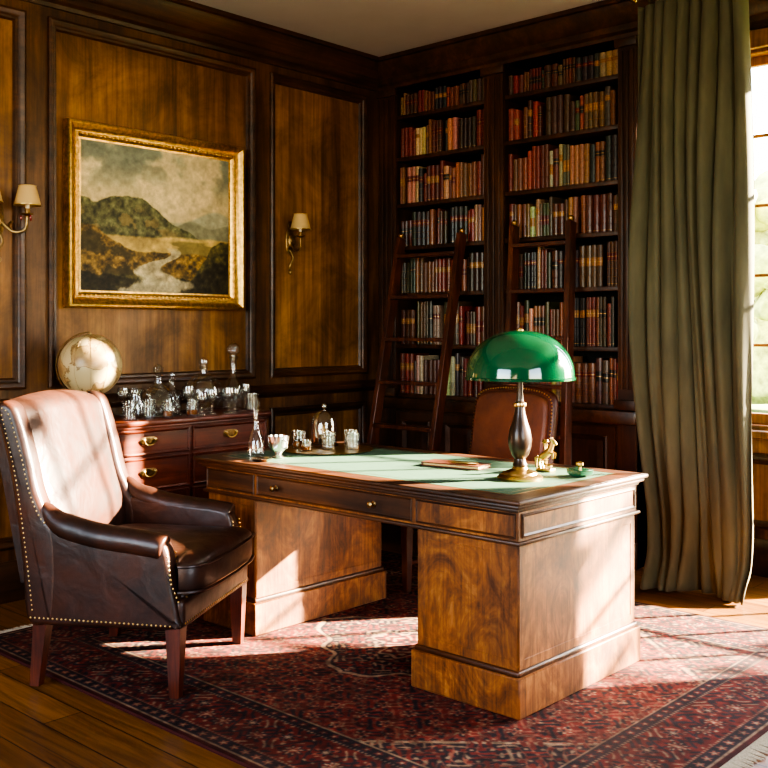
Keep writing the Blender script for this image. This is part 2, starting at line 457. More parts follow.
# ------------------------------------------------------------ books
BOOKM = attr_mat("book_leather", 0.42, 90, 0.2, 0.15, True, 0.1)
PAL = [(116, 50, 37), (136, 64, 44), (102, 44, 33), (128, 82, 52), (156, 108, 70), (114, 74, 48), (84, 58, 40),
       (176, 138, 98), (62, 45, 36), (54, 56, 46), (52, 48, 46), (86, 80, 58), (146, 80, 56), (124, 52, 42), (188, 158, 120), (96, 66, 45), (124, 77, 52), (108, 59, 42), (90, 50, 36)]
V = []; F = []; FC = []
GOLD = (lin(180), lin(138), lin(80), 0.6)
def book(x0, wd, h, d, z, yf, col, style):
    base = len(V); c = tuple(lin(q) for q in col)+(0.0,)
    nb, lab, ends, hasb = style
    lc = tuple(lin(q) for q in lab)+(0.0,) if lab else c
    o = .0025
    L = [(0, 0, c)]
    fr = [(.04+.90*(i+1)/(nb+1)) for i in range(nb)]
    if ends: L.append((.05, 0, GOLD)); L.append((.06, 0, c))
    for i, q in enumerate(fr):
        t = .012
        bandc = GOLD if hasb else c
        L += [(q-t, 0, bandc), (q-t*.4, o, c), (q+t*.4, o, c)]
        nxt = lc if i == nb-2 else c
        L.append((q+t, 0, nxt))
        if nxt is lc and lab:
            gq = fr[i+1] if i+1 < nb else .95
            mid = (q+gq)/2
            L += [(mid-.012, 0.0002, GOLD), (mid+.006, 0, nxt)]
    L.append((.955, 0, c)); L.append((1, 0, c))
    bl = min(.008, wd*.22)
    pro = [(0, .004), (.12, -bl*.5), (.35, -bl), (.65, -bl), (.88, -bl*.5), (1, .004)]
    np_ = len(pro)+2
    for (q, off, cc) in L:
        zz = z+h*q
        for (px, py) in pro:
            V.append((x0+wd*px, yf+py-off, zz))
        V.append((x0+wd, yf+d, zz)); V.append((x0, yf+d, zz))
    for j in range(len(L)-1):
        for i in range(np_):
            i2 = (i+1) % np_
            F.append((base+j*np_+i, base+j*np_+i2, base+(j+1)*np_+i2, base+(j+1)*np_+i))
            FC.append(L[j][2] if i < len(pro)-1 else c)
    tp = base+(len(L)-1)*np_
    F.append(tuple(tp+i for i in range(np_))); FC.append((lin(150), lin(126), lin(88), 0))
for (a, c_) in [(-4.616, -3.859), (-3.703, -2.90)]:
    for ri, z in enumerate(shelves):
        top = ([3.045]+shelves)[ri]-.03
        x = a+.006
        while x < c_-.02:
            runn = random.choice([1, 1, 1, 2, 3, 4]); col = random.choice(PAL)
            style = (random.choice([2, 3, 4, 4, 5]), random.choice([None, None, (96, 22, 20), (24, 20, 18), (150, 104, 54)]), random.random() < .4, random.random() < .2)
            hmax = top-z
            h = hmax*random.uniform(.68, .93); wd = random.uniform(.020, .046)
            for _ in range(runn):
                ww = wd*random.uniform(.95, 1.05)
                if x+ww > c_-.004: x = 99; break
                cc = tuple(max(8, min(220, q*random.uniform(.82, 1.12))) for q in col)
                book(x, ww, h*random.uniform(.985, 1.0), .17, z+.0005, YC+.045+random.uniform(0, .015), cc, style)
                x += ww+.0008
            if x < 50 and random.random() < .06: x += .025
me = bpy.data.meshes.new("books"); me.from_pydata(V, [], F)
ca = me.color_attributes.new("Col", 'FLOAT_COLOR', 'CORNER')
arr = np.zeros((len(me.loops), 4), dtype=np.float32); li = 0
for fidx, fc in zip(F, FC):
    arr[li:li+len(fidx)] = fc; li += len(fidx)
ca.data.foreach_set("color", arr.ravel()); me.materials.append(BOOKM)
bo = bpy.data.objects.new("books", me); S.collection.objects.link(bo)

# ------------------------------------------------------------ ladders
def ladder(xl, xr, dx, yb, zt, nr, name="library_ladder"):
    t = B(name); yt = YC-.065
    p0 = [(xl+dx, yb, 0.004), (xr+dx, yb, 0.004)]; p1 = [(xl, yt, zt), (xr, yt, zt)]
    for a, c_ in zip(p0, p1):
        t.beam(a, c_, .036, .07, W_LADDER)
        t.lathe([(.012, -.005), (.018, .005), (.02, .02), (.012, .03), (0, .034)], BRASS, seg=12, loc=(c_[0], c_[1], c_[2]+.004))
    for i in range(1, nr+1):
        q = (i-.35)/(nr+.1)
        a = Vector(p0[0]).lerp(Vector(p1[0]), q); c_ = Vector(p0[1]).lerp(Vector(p1[1]), q)
        t.box(a.x+.012, c_.x-.012, a.y-.045, a.y+.035, a.z-.012, a.z+.012, W_LADDER, .003, 1)
    t.done()
ladder(-4.50, -3.98, .06, 4.60, 1.98, 7)
ladder(-3.57, -3.165, .12, 4.80, 2.00, 7)

# ------------------------------------------------------------ painting
def fbm(h, w_, base, octv, seed):
    rs = np.random.RandomState(seed); out = np.zeros((h, w_)); amp = 1; tot = 0
    for o in range(octv):
        gx = base[0]*2**o+2; gy = base[1]*2**o+2
        g = rs.rand(gy+1, gx+1)
        yy = np.linspace(0, gy-1.001, h); xx = np.linspace(0, gx-1.001, w_)
        yi = yy.astype(int); xi = xx.astype(int); fy = (yy-yi)[:, None]; fx = (xx-xi)[None, :]
        fy = fy*fy*(3-2*fy); fx = fx*fx*(3-2*fx)
        a = g[np.ix_(yi, xi)]*(1-fx)+g[np.ix_(yi, xi+1)]*fx
        b_ = g[np.ix_(yi+1, xi)]*(1-fx)+g[np.ix_(yi+1, xi+1)]*fx
        out += amp*(a*(1-fy)+b_*fy); tot += amp; amp *= .55
    return out/tot
def ss(x, a, b_):
    t = np.clip((x-a)/(b_-a), 0, 1); return t*t*(3-2*t)
def lerp3(A, Bc, t): return A*(1-t[..., None])+np.array(Bc)*t[..., None]
def color_grid(name, C, M, su, sv, mat):
    nv, nu = C.shape[:2]
    U, Vv = np.meshgrid(np.linspace(su[0], su[1], nu), np.linspace(sv[0], sv[1], nv))
    P = np.stack([U, Vv, np.zeros_like(U), np.ones_like(U)], -1).reshape(-1, 4) @ np.array(M).T
    me = bpy.data.meshes.new(name)
    idx = np.arange(nu*nv).reshape(nv, nu)
    Q = np.stack([idx[:-1, :-1], idx[:-1, 1:], idx[1:, 1:], idx[1:, :-1]], -1).reshape(-1, 4)
    me.vertices.add(nu*nv); me.vertices.foreach_set("co", P[:, :3].astype(np.float32).ravel())
    me.loops.add(Q.size); me.loops.foreach_set("vertex_index", Q.astype(np.int32).ravel())
    me.polygons.add(len(Q)); me.polygons.foreach_set("loop_start", np.arange(0, Q.size, 4, dtype=np.int32))
    try: me.polygons.foreach_set("loop_total", np.full(len(Q), 4, dtype=np.int32))
    except Exception: pass
    me.update(calc_edges=True)
    ca = me.color_attributes.new("Col", 'FLOAT_COLOR', 'POINT')
    L = np.where(C <= .04045, C/12.92, ((np.clip(C, 0, 1)+.055)/1.055)**2.4)
    A = np.concatenate([L, np.ones(L.shape[:2]+(1,))], -1).reshape(-1, 4).astype(np.float32)
    ca.data.foreach_set("color", A.ravel()); me.materials.append(mat)
    ob = bpy.data.objects.new(name, me); S.collection.objects.link(ob); return ob
PY0, PY1, PZ0, PZ1 = 2.735, 3.915, 1.48, 2.47
p = B("landscape_painting")
M = MX(XW-.018)
p.rect(M, PY0, PY1, PZ0, PZ1, [(0, .005), (0, .05), (.006, .062), (.016, .066), (.03, .058), (.045, .040), (.058, .036), (.066, .042), (.074, .036), (.082, .024), (.095, .020)], GILT, None)
for side in range(4):
    L = (PY1-PY0) if side < 2 else (PZ1-PZ0)
    nb = int(L/.03)
    for i in range(nb+1):
        q = i/nb
        if side == 0: u, v = PY0+.066+(L-.132)*q, PZ0+.066
        elif side == 1: u, v = PY0+.066+(L-.132)*q, PZ1-.066
        elif side == 2: u, v = PY0+.066, PZ0+.066+(L-.132)*q
        else: u, v = PY1-.066, PZ0+.066+(L-.132)*q
        p.sup((XW-.018+.041, u, v), (.006, .008, .008), 1, 1, GILT, nu=6, nv=4)
po = p.done()
nh, nw = 320, 400
vv, uu = np.mgrid[0:1:nh*1j, 0:1:nw*1j]
f1 = fbm(nh, nw, (4, 3), 6, 1); f2 = fbm(nh, nw, (10, 9), 5, 2); f3 = fbm(nh, nw, (34, 30), 4, 3); f4 = fbm(nh, nw, (5, 5), 5, 5); f5 = fbm(nh, nw, (3, 12), 5, 8)
C = np.zeros((nh, nw, 3))+np.array([.84, .78, .62])
C = lerp3(C, [.52, .57, .54], ss(vv, .60, .98))
C = lerp3(C, [.92, .86, .70], ss(f1+.14*np.exp(-((uu-.62)/.3)**2)-.06, .47, .62)*ss(vv, .5, .6)*.8)
C = lerp3(C, [.44, .48, .46], ss(f4, .50, .68)*ss(vv, .66, .9)*.6)
def layer(C, line, col, soft=.006, var=None, amt=.5):
    mk = 1-ss(vv, line-soft, line+soft)
    col = np.array(col)[None, None, :]*np.ones_like(C)
    if var is not None: col = col*(1+amt*(var[..., None]-.5)*2)
    return C*(1-mk[..., None])+col*mk[..., None]
l0 = .50+.10*np.exp(-((uu-.90)/.16)**2)+.02*(f2-.5)
C = layer(C, l0, [.68, .69, .61], .012, f2, .1)
l1 = .46+.06*np.exp(-((uu-.72)/.10)**2)+.05*np.exp(-((uu-1.0)/.10)**2)+.02*(f2-.5)
C = layer(C, l1, [.55, .56, .48], .008, f2, .2)
l2 = .62+.04*np.exp(-((uu-.30)/.12)**2)-.02*np.exp(-((uu-.10)/.06)**2)-.10*ss(uu, .38, .60)-.15*ss(uu, .50, .88)+.05*(f2-.5)
C = layer(C, l2, [.36, .37, .26], .006, f3, .6)
C = lerp3(C, [.58, .51, .33], ss(f2+.25*(f5-.5), .48, .58)*(1-ss(vv, l2-.12, l2-.02))*.7)
C = layer(C, .38+.02*(f2-.5)+.02*uu, [.78, .68, .42], .01, f2, .35)
C = lerp3(C, [.46, .43, .24], ss(f5, .50, .58)*(1-ss(vv, .365, .38))*.7)
C = layer(C, .28+.17*(1-ss(uu, .02, .34))+.06*(f2-.5), [.47, .38, .20], .008, f3, .8)
C = lerp3(C, [.24, .21, .12], ss(f2, .45, .55)*(1-ss(vv, .24+.16*(1-ss(uu, .02, .38)), .27+.17*(1-ss(uu, .02, .38))))*(1-ss(uu, .3, .5))*.85)
C = layer(C, .10+.30*ss(uu, .66, .98)+.10*(f2-.5), [.30, .28, .16], .01, f3, .9)
C = layer(C, .07+.14*ss(uu, .55, .95)+.10*(f2-.5)+.08*(1-ss(uu, .0, .3)), [.18, .16, .10], .01, f3, .8)
uc = .52+.09*np.sin(vv*24+1.0)*ss(vv, 0, .1)-.08*(1-ss(vv, .0, .12))+.05*(f2-.5); wdt = .05+.22*(1-ss(vv, .0, .24))
riv = (1-ss(np.abs(uu-uc)/wdt+.9*(f2-.5), .65, .95))*(1-ss(vv, .29, .33))
C = lerp3(C, [.84, .81, .70], riv*(.58+.36*f3))
C = C*(.82+.36*f3[..., None])
C = C*np.array([1.0, .97, .89])*.95
CANV = attr_mat("oil_canvas", 0.6, 220, 0.08, 0.2)
cv = color_grid("canvas", np.clip(C, 0, 1), MX(XW-.018+.0205), (PY0+.09, PY1-.09), (PZ0+.09, PZ1-.09), CANV)
parent(cv, po)

# ------------------------------------------------------------ rug
RX0, RX1, RY0, RY1 = -4.25, -1.32, 2.0, 4.5
nu, nv = 860, 740
yy, xx = np.mgrid[RY0:RY1:nv*1j, RX0:RX1:nu*1j]
d = np.minimum(np.minimum(xx-RX0, RX1-xx), np.minimum(yy-RY0, RY1-yy))
cx, cy = (RX0+RX1)/2, (RY0+RY1)/2
ax, ay = np.abs(xx-cx), np.abs(yy-cy)
RED = np.array([.42, .15, .12]); DRED = np.array([.32, .11, .10]); NAVY = np.array([.16, .13, .15]); CRM = np.array([.58, .48, .38]); ROSE = np.array([.52, .31, .24])
def flowers(ax, ay, sx, sy, ox, oy, R, pet=6, ph=0):
    px = (ax+ox) % sx-sx/2; py = (ay+oy) % sy-sy/2
    r = np.hypot(px, py); th = np.arctan2(py, px)
    return r/(R*(.68+.32*np.cos(pet*th+ph)))
fx1 = fbm(nv, nu, (90, 80), 2, 11); fx2 = fbm(nv, nu, (8, 8), 4, 12)
K = np.zeros((nv, nu, 3))+RED
def put(K, mk, col): K[mk] = col
a1 = np.sin(ax*44+3*np.sin(ay*27))*np.sin(ay*44+3*np.sin(ax*27))
a2 = np.sin(ax*82+2*np.sin(ay*54))*np.cos(ay*78+2*np.sin(ax*50))
put(K, np.abs(a1) < .07, CRM*.75); put(K, (a2 > .42), NAVY); put(K, (a2 < -.68), ROSE)
for (sx, sy, ox, oy, R, pet, c1, c2) in [(.12, .12, .06, .06, .030, 6, CRM, NAVY), (.12, .12, 0, 0, .026, 8, NAVY, CRM), (.06, .06, .02, .035, .011, 4, ROSE, CRM)]:
    q = flowers(ax, ay, sx, sy, ox, oy, R, pet); put(K, q < 1, c1); put(K, q < .65, RED); put(K, q < .35, c2)
rm = (ax/.62)**1.0+(ay/.50)**1.0+.05*np.cos(12*np.arctan2(ay, ax))
mk = rm < 1.0
put(K, mk & (rm > .95), CRM); put(K, mk & (rm <= .95), NAVY)
put(K, mk & (rm <= .93) & (np.abs(a1) < .16), ROSE); put(K, mk & (rm <= .93) & (a2 > .55), CRM*.9); put(K, mk & (rm <= .93) & (a2 < -.4), RED)
put(K, (rm < .42) & (rm > .38), CRM); mk = rm <= .38; put(K, mk, RED); put(K, mk & (a2 > .3), NAVY); put(K, mk & (a2 < -.4), CRM)
rc = ((1.02-ax)/.42)+((.80-ay)/.36)
mk = (rc < 1); put(K, mk, NAVY); put(K, mk & (rc > .93), CRM); put(K, mk & (np.abs(a1) < .15), ROSE); put(K, mk & (a2 > .6), CRM*.9); put(K, mk & (a2 < -.4), RED)
al = np.where((yy-RY0 == d) | (RY1-yy == d), ax, ay)
def band(lo, hi, base): mk = (d >= lo) & (d < hi); K[mk] = base; return mk
mk = band(0, .02, DRED*.8)
mk = band(.02, .028, CRM*.9)
mk = band(.028, .080, NAVY); q = flowers(al, d, .055, .052, 0, .052-.028, .020, 5); K[mk & (q < 1)] = ROSE; K[mk & (q < .5)] = CRM
mk = band(.080, .090, CRM*.85); K[mk & ((al*60 % 1) < .5)] = RED
mk = band(.090, .30, RED*.9)
s1 = np.sin(al*2*PI/.18); mk2 = mk & (np.abs((d-.195)/.065-s1) < .14); K[mk2] = NAVY
K[mk & (a2 > .5)] = NAVY; K[mk & (a2 < -.75)] = CRM*.9
q = flowers(al, d, .18, .21, .045, .21-.09+.03, .046, 8); K[mk & (q < 1)] = NAVY; K[mk & (q < .75)] = CRM; K[mk & (q < .5)] = RED; K[mk & (q < .25)] = CRM
q = flowers(al, d, .18, .21, .135, .21-.09-.03, .046, 6); K[mk & (q < 1)] = ROSE; K[mk & (q < .7)] = NAVY; K[mk & (q < .35)] = CRM
mk = band(.30, .310, CRM*.85); K[mk & ((al*60 % 1) < .5)] = NAVY
mk = band(.310, .355, NAVY); q = flowers(al, d, .05, .045, 0, .045-.31 % .045, .018, 5); K[mk & (q < 1)] = RED; K[mk & (q < .5)] = CRM
mk = band(.355, .363, CRM*.9)
Kb = K.copy()
Kb[1:-1, 1:-1] = (K[1:-1, 1:-1]*2+K[:-2, 1:-1]+K[2:, 1:-1]+K[1:-1, :-2]+K[1:-1, 2:])/6
K = Kb*(.60+.68*fx1[..., None])
wear = ss(fx2, .48, .75)[..., None]*.28
K = K*(1-wear)+np.array([.40, .27, .21])*wear
RUGM = attr_mat("rug_wool", 0.95, 400, 0.2, 0.5)
RUGM.node_tree.nodes["Principled BSDF"].inputs["Specular IOR Level"].default_value = .25
RM = Matrix.Translation((0, 0, .013))
rg = B("persian_rug")
rg.box(RX0, RX1, RY0, RY1, 0.001, .0125, plain("rug_edge", rgb(70, 24, 22), .95))
random.seed(3)
for x, sg in ((RX0, -1), (RX1, 1)):
    y = RY0+.005
    while y < RY1:
        L = random.uniform(.055, .075); sw = random.uniform(-.008, .008)
        rg.tube([(x, y, .009), (x+sg*L*.5, y+sw*.3, .006), (x+sg*L, y+sw, .004)], [.003, .003, .002], FRINGE, 4)
        y += .0085
ro = rg.done()
pile = color_grid("pile", np.clip(K, 0, 1), RM, (RX0, RX1), (RY0, RY1), RUGM)
parent(pile, ro)
RZ = .0135

# ------------------------------------------------------------ desk
DX0, DX1, DY0, DY1 = -3.79, -1.96, 2.82, 3.74
dk = B("pedestal_desk")
zb = RZ
fx0, fx1_, fy0, fy1 = DX0+.045, DX1-.035, DY0+.045, DY1-.04
dk.box(DX0, DX1, DY0, DY1, .757, .775, W_DESKD, .007, 3)
dk.box(DX0+.012, DX1-.012, DY0+.012, DY1-.012, .742, .758, W_DESKD, .006, 2)
dk.box(DX0+.028, DX1-.028, DY0+.028, DY1-.028, .728, .744, W_DESKD, .005, 2)
dk.rect(MUP(.775), DX0+.01, DX1-.01, DY0+.01, DY1-.01, [(0, -.002), (.001, .0003), (.085, .0003)], W_DESKD)
dk.rect(MUP(.775), DX0+.095, DX1-.095, DY0+.095, DY1-.095, [(0, .0004), (.008, .0006)], BRASS, None)
dk.rect(MUP(.775), DX0+.103, DX1-.103, DY0+.103, DY1-.103, [(0, .0006), (.03, .0006)], BAIZE)
dk.rect(MUP(.775), DX0+.133, DX1-.133, DY0+.133, DY1-.133, [(0, .0006), (.005, .0006)], BRASS)
dk.rect(MUP(.775), DX0+.138, DX1-.138, DY0+.138, DY1-.138, [(0, .0006), (.001, .0006)], BAIZE, BAIZE)
dk.box(fx0, fx1_, fy0, fy1, .62, .73, W_DESK, .003, 1)
dk.box(fx0-.012, fx1_+.012, fy0-.012, fy1+.012, .612, .626, W_DESKD, .005, 2)
M = MNY(fy0)
PL, PR = -3.40, -2.46
for a, c_ in [(fx0+.01, PL+.0), (PL+.02, PR-.02), (PR, fx1_-.01)]:
    dk.rect(M, a, c_, .635, .722, [(0, 0), (0, .004), (.003, .006), (.006, .004), (.007, .002)], W_DESKD, W_DESKD if a < PR-.01 else W_DESK)
    for q in ([] if a >= PR-.01 or a < PL-.01 else [.14, .78]):
        x = a+(c_-a)*q
        dk.lathe([(.012, 0), (.012, .003), (.005, .006), (.005, .016), (.012, .020), (.013, .027), (.007, .031), (0, .032)], ABRASS, seg=14,
                 M=Matrix.Translation((x, fy0-.002, .678)) @ Matrix.Rotation(PI/2, 4, 'X'))
ME = MX(fx1_)
dk.rect(ME, fy0+.02, fy1-.02, .637, .720, [(0, 0), (0, .004), (.006, .007), (.012, .002)], W_DESKD, W_DESK)
for a, c_ in [(fx0+.01, PL), (PR, fx1_-.005)]:
    dk.box(a, c_, fy0+.006, fy1-.006, .15, .615, W_DESK, .003, 1)
    dk.box(a-.010, c_+.010, fy0-.004, fy1+.004, .15, .175, W_DESKD, .009, 3)
    dk.box(a-.018, c_+.018, fy0-.012, fy1+.012, zb, .155, W_DESK, .004, 1)
    M = MNY(fy0+.006)
    dk.rect(M, a+.004, c_-.004, .178, .608, [(0, 0), (0, .002), (.03, .002), (.031, .0)], W_DESK)
    M2 = MX(c_)
    dk.rect(M2, fy0+.012, fy1-.012, .178, .608, [(0, 0), (0, .002), (.03, .002), (.031, .0)], W_DESK)
dk.done()
DT = .7765

# ------------------------------------------------------------ desk lamp
lp = B("green_glass_desk_lamp"); L0 = (-2.255, 3.25, DT)
lp.lathe([(0, 0), (.088, 0), (.09, .008), (.082, .016), (.07, .020), (.066, .028), (.05, .034), (.032, .040), (.026, .05)], BRASS, L0, 40)
lp.lathe([(.026, .048), (.03, .056), (.024, .066), (.022, .08), (.034, .095), (.044, .125), (.047, .155), (.042, .19), (.030, .225), (.021, .26), (.018, .285), (.022, .29), (.022, .298), (.015, .305), (.012, .34), (.012, .385)], BRONZE, L0, 36)
lp.lathe([(.024, .284), (.026, .29), (.024, .298)], BRASS, L0, 24)
lp.lathe([(.02, .385), (.026, .393), (.03, .415), (.026, .445), (.012, .455), (.008, .57)], BRASS, L0, 24)
R = .212; zb0 = .402
outp = [(R*math.cos(t*PI/2/18)**.86, zb0+.18*math.sin(t*PI/2/18)) for t in range(0, 18)]+[(.015, zb0+.181), (0.001, zb0+.182)]
outp = [(R+.004, zb0-.012), (R+.006, zb0-.004)]+outp
inp = [(max(r_-.006, .001), z_-.004) for r_, z_ in outp[1:]]
def shell(bb, prof, mat, loc, seg):
    vs = []; fs = []
    for r_, z_ in prof:
        for q in range(seg):
            a = 2*PI*q/seg; vs.append((loc[0]+r_*math.cos(a), loc[1]+r_*math.sin(a), loc[2]+z_))
    for j in range(len(prof)-1):
        for q in range(seg):
            q2 = (q+1) % seg; fs.append((j*seg+q, j*seg+q2, (j+1)*seg+q2, (j+1)*seg+q))
    bb.add(vs, fs, mat, None, True)
shell(lp, outp, GREENG, L0, 64)
shell(lp, [(R+.004, zb0-.012)]+inp, WHITEG, L0, 64)
lp.lathe([(.012, zb0+.179), (.013, zb0+.184), (.006, zb0+.188), (0, zb0+.190)], BRASS, L0, 20)
lp.done()

# ------------------------------------------------------------ glassware helpers
def goblet(name, x, y, z, h, r, mat=GLASS, fill=False):
    t = B(name)
    t.lathe([(0, 0), (r*.8, 0), (r*.8, h*.03), (.004, h*.08), (.004, h*.45), (r*.5, h*.52), (r*.95, h*.66), (r, h*.8), (r*.9, h), (r*.86, h), (r*.94, h*.8), (r*.88, h*.67), (r*.42, h*.56), (0, h*.54)], mat, (x, y, z), 24)
    t.done()
def tumbler(name, x, y, z, h, r, mat=GLASS, amber=False):
    t = B(name)
    t.lathe([(0, 0), (r*.86, 0), (r*.9, h*.04), (r, h), (r*.93, h), (r*.84, h*.14), (0, h*.12)], mat, (x, y, z), 20)
    if amber: t.lathe([(0, h*.125), (r*.82, h*.125), (r*.86, h*.42), (0, h*.42)], AMBER, (x, y, z), 20)
    t.done()
def decanter(name, x, y, z, prof, stop, amber=None):
    t = B(name)
    t.lathe(prof, GLASS, (x, y, z), 28); t.lathe(stop, GLASS, (x, y, z), 16)
    if amber: t.lathe(amber, AMBER, (x, y, z), 24)
    t.done()

# ------------------------------------------------------------ items on desk
t = B("brass_serving_tray"); tc = (-3.50, 3.41, DT)
t.lathe([(0, 0), (.20, 0), (.222, .002), (.226, .004), (.224, .006), (0, .006)], BRASS, tc, 56); t.done()
TZ = DT+.0062
t = B("glass_cloche"); c0 = (-3.59, 3.475, TZ)
t.lathe([(0, 0), (.070, 0), (.073, .006), (.068, .014), (0, .014)], W_DESKD, c0, 32)
t.lathe([(.064, .014), (.064, .11), (.058, .14), (.042, .162), (.02, .174), (.008, .178), (.006, .184), (.014, .192), (.015, .202), (.008, .211), (0, .213)], GLASS, c0, 36)
t.lathe([(0, .015), (.025, .015), (.03, .04), (.018, .06), (.02, .09), (.01, .11), (0, .112)], ABRASS, c0, 20); t.done()
decanter("slim_decanter", -3.585, 3.03, DT, [(0, 0), (.038, 0), (.042, .01), (.040, .05), (.03, .09), (.014, .13), (.010, .17), (.012, .20), (.018, .215)],
         [(.009, .205), (.011, .22), (.022, .235), (.016, .25), (.006, .27), (0, .285)])
t = B("silver_cup"); c0 = (-3.445, 3.045, DT)
t.lathe([(0, 0), (.03, 0), (.032, .004), (.012, .014), (.02, .022), (.042, .045), (.048, .075), (.05, .10), (.047, .10), (.044, .075), (.036, .045), (0, .03)], SILVER, c0, 28)
t.tube([(c0[0]+.046, c0[1]-.01, DT+.085), (c0[0]+.075, c0[1]-.018, DT+.08), (c0[0]+.078, c0[1]-.018, DT+.055), (c0[0]+.045, c0[1]-.01, DT+.045)], .004, SILVER, 8); t.done()
t = B("silver_dish"); t.lathe([(0, 0), (.035, 0), (.052, .010), (.055, .012), (.05, .010), (.033, .004), (0, .004)], SILVER, (-3.42, 2.925, DT), 28); t.done()
tumbler("whisky_glass", -3.61, 3.325, TZ, .085, .036, GLASS, True)
tumbler("whisky_glass", -3.46, 3.38, TZ, .085, .036)
tumbler("whisky_glass", -3.455, 3.53, TZ, .085, .036)
tumbler("whisky_glass", -3.375, 3.46, TZ, .08, .034)
tumbler("whisky_glass", -3.51, 3.28, TZ, .05, .030, GLASS, True)
t = B("leather_notebook"); Mn = Matrix.Translation((-2.66, 3.36, DT)) @ Matrix.Rotation(math.radians(8), 4, 'Z')
t.box(-.14, .14, -.055, .055, 0, .004, LEA2, .0015, 1, Mn); t.box(-.135, .136, -.051, .051, .004, .013, SHADE, .001, 1, Mn); t.box(-.14, .14, -.055, .055, .013, .017, LEA2, .0015, 1, Mn)
t.box(-.143, -.136, -.055, .055, 0, .017, LEA2, .002, 1, Mn); t.done()
t = B("fountain_pen"); Mn = Matrix.Translation((-2.60, 3.34, DT+.0235)) @ Matrix.Rotation(math.radians(14), 4, 'Z') @ Matrix.Rotation(PI/2, 4, 'Y')
t.lathe([(.001, -.08), (.004, -.06), (.0055, -.05), (.0055, .0), (.006, .002), (.006, .055), (.003, .062)], BRASS, (0, 0, 0), 12, Mn); t.done()
t = B("brass_horse_figurine"); ox, oy, oz = -2.30, 3.50, DT
t.box(ox-.035, ox+.035, oy-.022, oy+.022, oz, oz+.012, BRASS, .003, 2)
t.tube([(ox-.028, oy, oz+.055), (ox-.012, oy, oz+.06), (ox+.008, oy, oz+.075), (ox+.022, oy, oz+.09)], [.012, .017, .016, .014], BRASS, 10)
t.tube([(ox+.02, oy, oz+.088), (ox+.03, oy, oz+.11), (ox+.032, oy, oz+.128)], [.013, .010, .007], BRASS, 10)
t.tube([(ox+.028, oy, oz+.132), (ox+.042, oy, oz+.122), (ox+.052, oy, oz+.112)], [.008, .008, .005], BRASS, 8)
for s_ in (-1, 1):
    t.tube([(ox-.022, oy+s_*.009, oz+.055), (ox-.028, oy+s_*.010, oz+.035), (ox-.018, oy+s_*.010, oz+.010)], [.009, .006, .004], BRASS, 8)
    t.tube([(ox+.02, oy+s_*.009, oz+.08), (ox+.04, oy+s_*.010, oz+.075), (ox+.038, oy+s_*.010, oz+.055)], [.007, .005, .004], BRASS, 8)
    t.tube([(ox+.029, oy+s_*.004, oz+.13), (ox+.028, oy+s_*.005, oz+.142)], [.003, .001], BRASS, 6)
t.tube([(ox-.036, oy, oz+.06), (ox-.048, oy, oz+.05), (ox-.046, oy, oz+.012)], [.005, .007, .003], BRASS, 8)
t.done()
t = B("brass_candlestick"); c0 = (-2.38, 3.62, DT)
t.lathe([(0, 0), (.03, 0), (.03, .006), (.008, .014), (.007, .05), (.012, .056), (.007, .064), (.010, .10), (.016, .106), (.012, .115), (0, .115)], BRASS, c0, 20); t.done()
t = B("rocker_blotter"); Mn = Matrix.Translation((-2.12, 3.47, DT)) @ Matrix.Rotation(math.radians(-20), 4, 'Z')
arc = [(.075*math.sin(a), .052-.052*math.cos(a)) for a in [i/10*1.3-.65 for i in range(11)]]
t.pillow(arc+[(.045, .026), (-.045, .026)], -.03, .03, .002, DGREEN, 2, Mn)
t.box(-.047, .047, -.032, .032, .024, .030, DGREEN, .002, 1, Mn)
t.lathe([(.006, .03), (.006, .038), (.015, .045), (.015, .055), (0, .06)], BRASS, (0, 0, 0), 14, Mn); t.done()

# ------------------------------------------------------------ chest of drawers
ch = B("chest_of_drawers"); cx0, cx1, cy0, cy1 = -4.735, -4.325, 2.67, 3.74
ch.box(cx0, cx1+.018, cy0-.018, cy1+.018, .872, .90, W_CHEST, .008, 3)
ch.box(cx0, cx1+.008, cy0-.008, cy1+.008, .858, .873, W_CHEST, .004, 2)
ch.box(cx0, cx1, cy0, cy1, .10, .86, W_CHEST, .004, 1)
ch.box(cx0, cx1+.012, cy0-.012, cy1+.012, .09, .125, W_CHEST, .006, 2)
for (fx, fy) in [(cx0+.05, cy0+.04), (cx1-.03, cy0+.04), (cx0+.05, cy1-.04), (cx1-.03, cy1-.04)]:
    ch.lathe([(.0, 0.0), (.022, 0.0), (.035, .02), (.036, .04), (.022, .06), (.03, .09)], W_CHEST, (fx, fy, 0), 20)
M = MX(cx1); ym = (cy0+cy1)/2
for (z0, z1) in [(.725, .85), (.545, .71), (.345, .53), (.14, .33)]:
    for (a, c_) in [(cy0+.02, ym-.012), (ym+.012, cy1-.02)]:
        ch.rect(M, a, c_, z0, z1, [(0, 0), (.0, .008), (.005, .012), (.012, .008), (.013, .005)], W_CHEST, W_CHEST)
        yc = (a+c_)/2; zc = (z0+z1)/2+.01
        ch.sup((cx1+.007, yc, zc), (.003, .05, .02), .6, .9, ABRASS, nu=20, nv=8)
        for s_ in (-1, 1):
            ch.lathe([(.006, 0), (.006, .01), (.008, .014), (0, .018)], BRASS, seg=10, M=Matrix.Translation((cx1+.008, yc+s_*.034, zc+.004)) @ Matrix.Rotation(PI/2, 4, 'Y'))
        ch.tube([(cx1+.02, yc+.034*math.cos(a_), zc+.004-.026*math.sin(a_)) for a_ in [PI*i/12 for i in range(13)]], .0035, BRASS, 8)
ch.done()
CT = .90
g = B("terrestrial_globe"); gc = Vector((-4.545, 2.745, 0)); gr = .158; gz = CT+.28
gm, nt, b = new_mat("globe_map")
mp = mapping(nt, (1, 1, 1)); n = noise(nt, mp.outputs[0], 7.5, 7, .55, .3)
